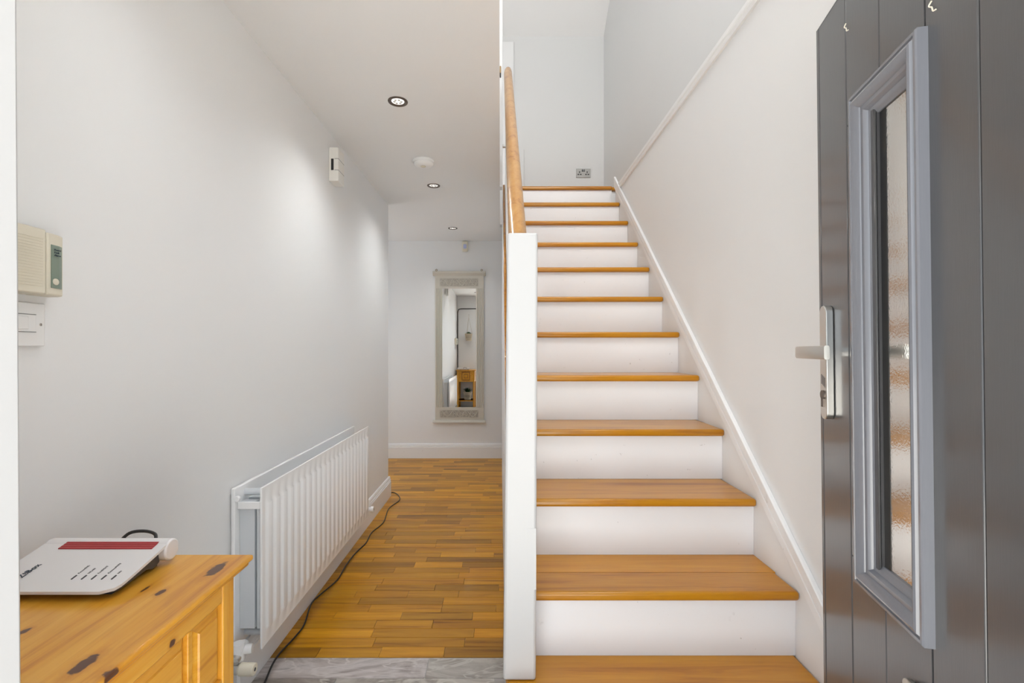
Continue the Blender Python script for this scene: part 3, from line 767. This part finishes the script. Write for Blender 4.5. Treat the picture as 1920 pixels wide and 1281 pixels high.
for xa in (818.2, 821.2, 824.2, 827.2, 894.6, 897.6, 900.6, 903.6):
    b = B(); cyl(b, (mx(xa), YB - .029, mz(764)), (mx(xa), YB - .029, mz(541)), .0062, 10); mk('reed', b, M['frame'], mi, smooth=True)
for (za, zb_, name, ph) in ((mz(537), mz(522), 'upper_fretwork', 0), (mz(783), mz(769), 'lower_fretwork', 1)):
    b = B(); box(b, mx(824.5), mx(896.5), YB - .0285, YB - .0282, za, zb_)
    back = mk('fretwork_ground', b, M['fretback'], mi)
    b = B(); X0, X1 = mx(825), mx(896); hh = zb_ - za; zmid = (za + zb_) / 2
    pts = [(X0 + (X1 - X0) * i / 60, YB - .031, zmid + hh * .38 * math.sin(i / 60 * 2 * math.pi * 3 + ph)) for i in range(61)]
    tube(b, pts, .0045, 6)
    for k in range(12):
        xc_ = X0 + (X1 - X0) * (k + .5) / 12; sg = 1 if k % 2 else -1
        sp = [(xc_ + (.004 + .0022 * q) * math.cos(sg * q * .7 + k), YB - .031, zmid + sg * .008 + (.004 + .0022 * q) * math.sin(sg * q * .7 + k)) for q in range(10)]
        tube(b, sp, .0032, 5)
        tube(b, [(xc_ - .014, YB - .031, za + .006), (xc_, YB - .032, zmid), (xc_ + .016 * sg, YB - .031, zb_ - .006)], .0034, 5)
    for zz in (za + .002, zb_ - .002): tube(b, [(X0, YB - .031, zz), (X1, YB - .031, zz)], .0025, 5)
    mk(name, b, M['frame'], mi, smooth=True)
for xx in (818, 903):
    b = B(); pts = [(mx(xx) + .010 * math.cos(a_), YB - .02, mz(506.5) + .010 * math.sin(a_)) for a_ in [i * math.pi / 8 for i in range(17)]]
    tube(b, pts, .003, 6); mk('hanging_ring', b, M['brass'], mi, smooth=True)

# ------------------------------------------------------------------ cable on the hall floor
cp = [(470, 1340), (496, 1281), (518, 1234), (553, 1195), (570.6, 1171), (584, 1132), (604, 1112.6), (633, 1087), (649, 1060), (668, 1036), (686, 1018.7), (697, 999), (719, 979.5), (729, 954), (748.6, 938.5), (746.7, 928.7), (737, 923.6)]
pts = [fl(x, y, .004) for x, y in cp]
pts = [(p.x, p.y, .0042) for p in pts] + [(-1.0, 4.16, .0042), (-1.3, 4.2, .0042)]
b = B(); tube(b, [(p.x, p.y, .0042) for p in smooth_path(pts, 8)], .0038, 8)
mk('floor_cable', b, M['black'], smooth=True, label='black cable trailing along the floor beside the skirting and radiator', category='cable')

# ------------------------------------------------------------------ front door (open inwards)
TH = R(13); W = .86; DF = Vector((.619, .93, 0))
H = DF - W * Vector((math.sin(TH), math.cos(TH), 0))
lean = R(.6); outn = Vector((-math.cos(TH), math.sin(TH), 0))
DZ0, DZ1 = .015, EYE + 596 / 900 * .93
door = bpy.data.objects.new('door_1', None); col.objects.link(door)
door.location = H - outn * (EYE * math.sin(lean)); door.rotation_euler = (-lean, 0, R(90) - TH)
door['kind'] = 'structure'
def D(name, bm, mat, parent=door, **kw): return mk(name, bm, mat, parent, local=True, **kw)
def S(s): return W - s      # distance from free edge -> local x
# core + gasket
def dbox(bm, s0, s1, t0, t1, z0, z1): box(bm, S(s1), S(s0), t0, t1, z0, z1)
WS0, WS1, WZ0, WZ1 = .154, .334, .870, 1.656   # outer size of the glazing frame
GS0, GS1, GZ0, GZ1 = .204, .326, .905, 1.620   # glass opening
b = B()
dbox(b, 0, GS0, -.042, -.004, DZ0, DZ1); dbox(b, GS1, W, -.042, -.004, DZ0, DZ1); dbox(b, GS0, GS1, -.042, -.004, DZ0, GZ0); dbox(b, GS0, GS1, -.042, -.004, GZ1, DZ1)
D('door_slab', b, M['door'])
b = B(); dbox(b, -.004, 0, -.04, -.002, DZ0, DZ1 + .004); dbox(b, 0, W, -.04, -.002, DZ1, DZ1 + .004); D('edge_seal', b, M['black'])
ss = [0, .012, .118, .222, .327, .418, .523, .628, .733, W]
for s0, s1 in zip(ss, ss[1:]):
    b = B(); g = .0012
    if s0 == .118:
        dbox(b, s0 + g, s1 - g, -.004, 0, GZ1 + .006, DZ1); dbox(b, s0 + g, s1 - g, -.004, 0, DZ0, GZ0 - .006); dbox(b, s0 + g, GS0, -.004, 0, GZ0 - .006, GZ1 + .006)
    elif s0 == .222:
        dbox(b, s0 + g, s1 - g, -.004, 0, GZ1 + .006, DZ1); dbox(b, s0 + g, s1 - g, -.004, 0, DZ0, GZ0 - .006); dbox(b, GS1, s1 - g, -.004, 0, GZ0 - .006, GZ1 + .006)
    else: dbox(b, s0 + g, s1 - g, -.004, 0, DZ0, DZ1)
    D('door_board', b, M['door'], bevel=.0015, seg=1)
# glazing frame: four mitred lengths, profile (distance in from outer edge, height)
gp = [(0, 0), (0, .012), (.002, .0138), (.006, .0138), (.007, .0115), (.009, .0115), (.0115, .0150), (.015, .0162), (.020, .0145), (.026, .010), (.027, .0075), (.029, .0075), (.033, .007), (.036, .0035), (.037, .001), (.041, 0), (.044, -.003), (.0475, -.006), (.048, -.012), (.010, -.002)]
def bead(s0, z0, s1, z1, ds, dz, name):
    """length from corner (s0,z0) to (s1,z1); the profile steps inwards along (ds,dz) with mitred ends"""
    b = B(); rings = []
    L = Vector((s1 - s0, z1 - z0)).normalized()
    for (cs, cz, sg) in ((s0, z0, 1), (s1, z1, -1)):
        ring = []
        for dd, hh in gp:
            s = cs + ds * dd + L.x * sg * dd; z = cz + dz * dd + L.y * sg * dd
            ring.append(b.verts.new((S(s), hh, z)))
        rings.append(ring)
    n = len(gp)
    for i in range(n): b.faces.new([rings[0][i], rings[0][(i + 1) % n], rings[1][(i + 1) % n], rings[1][i]])
    b.faces.new(rings[0]); b.faces.new(rings[1][::-1])
    o = D(name, b, M['bead'])
    for f in o.data.polygons: f.use_smooth = True
    o.data.set_sharp_from_angle(angle=R(34))
bead(WS0, WZ1, WS0, WZ0, 1, 0, 'glazing_bead')
bead(WS1, WZ0, WS1, WZ1, -1, 0, 'glazing_bead')
bead(WS1, WZ1, WS0, WZ1, 0, -1, 'glazing_bead')
bead(WS0, WZ0, WS1, WZ0, 0, 1, 'glazing_bead')
b = B(); dbox(b, GS0 - .004, GS1 + .004, -.022, -.0085, GZ0 - .004, GZ1 + .004); gp_ = D('glass_pane', b, M['glass'])
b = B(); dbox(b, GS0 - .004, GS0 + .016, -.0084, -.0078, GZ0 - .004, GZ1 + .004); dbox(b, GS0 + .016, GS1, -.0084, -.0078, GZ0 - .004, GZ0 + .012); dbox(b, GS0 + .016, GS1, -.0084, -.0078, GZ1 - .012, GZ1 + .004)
D('edge_shade_strip', b, M['black'], gp_)  # black strips put in for the shaded edge of the glazing cavity
# handle set
z0, z1 = EYE - 132 / 900 * .872, EYE + 84 / 900 * .872
b = B(); pts = []
zc_, r_ = (z0 + z1) / 2, .014; sc = .048
for k in range(9): a_ = math.pi * k / 8; pts.append((S(sc) + r_ * math.cos(a_), z1 - r_ + r_ * math.sin(a_)))
for k in range(9): a_ = math.pi + math.pi * k / 8; pts.append((S(sc) + r_ * math.cos(a_), z0 + r_ + r_ * math.sin(a_)))
prism(b, pts, 0.0002, .013, 'Y'); plate = D('handle_plate', b, M['metal'], bevel=.0015)
hz = EYE - .004
b = B()
path = smooth_path([(S(sc), .012, hz), (S(sc), .040, hz), (S(sc + .006), .054, hz), (S(sc + .022), .060, hz), (S(sc + .065), .058, hz), (S(sc + .112), .050, hz)], 6)
rings = []
for i, p in enumerate(path):
    d = (path[min(i + 1, len(path) - 1)] - path[max(i - 1, 0)]); d.z = 0; d.normalize(); nrm = Vector((-d.y, d.x, 0))
    hw = .0045; hh = .0095 + .002 * i / len(path)
    rings.append([b.verts.new(p + nrm * u * hw + Vector((0, 0, v * hh))) for u, v in ((-1, -.8), (-.6, -1), (.6, -1), (1, -.8), (1, .8), (.6, 1), (-.6, 1), (-1, .8))])
for a_, c_ in zip(rings, rings[1:]):
    for i in range(8): b.faces.new([a_[i], a_[(i + 1) % 8], c_[(i + 1) % 8], c_[i]])
b.faces.new(rings[0][::-1]); b.faces.new(rings[-1])
D('lever', b, M['metal'], plate, smooth=True)
b = B(); cyl(b, (S(sc), .013, 1.164), (S(sc), .0155, 1.164), .0085, 20); box(b, S(sc) - .0045, S(sc) + .0045, .013, .0155, 1.142, 1.160); D('lock_cylinder', b, M['bronze'], plate, smooth=True)
b = B()
for k in range(4): box(b, S(sc) - .008 + k * .0045, S(sc) - .006 + k * .0045, .013, .0133, 1.178 + k * .002, 1.196 + k * .002)
D('maker_mark', b, M['dgrey'], plate)
# letter plate low on the door
b = B(); dbox(b, .285, .560, 0.0003, .014, .735, .803); lp = D('letter_plate', b, M['metal'], bevel=.005, seg=3)
b = B(); dbox(b, .305, .540, .014, .018, .748, .790); D('letter_flap', b, M['metal'], lp, bevel=.002)
# two curled flecks of old paint
for (s, z) in ((.125, 1.79), (.345, 1.672)):
    b = B(); tube(b, smooth_path([(S(s), .002, z + .008), (S(s - .004), .003, z + .004), (S(s), .002, z), (S(s + .004), .003, z - .007), (S(s + .008), .002, z - .008)], 4), .0009, 5)
    D('paint_fleck', b, M['cream'])
# hinges on the far side of the view
for zz in (.25, 1.0, 1.65):
    b = B(); cyl(b, (-.006, -.045, zz), (-.006, -.045, zz + .09), .007, 12); D('hinge', b, M['metal'], smooth=True)
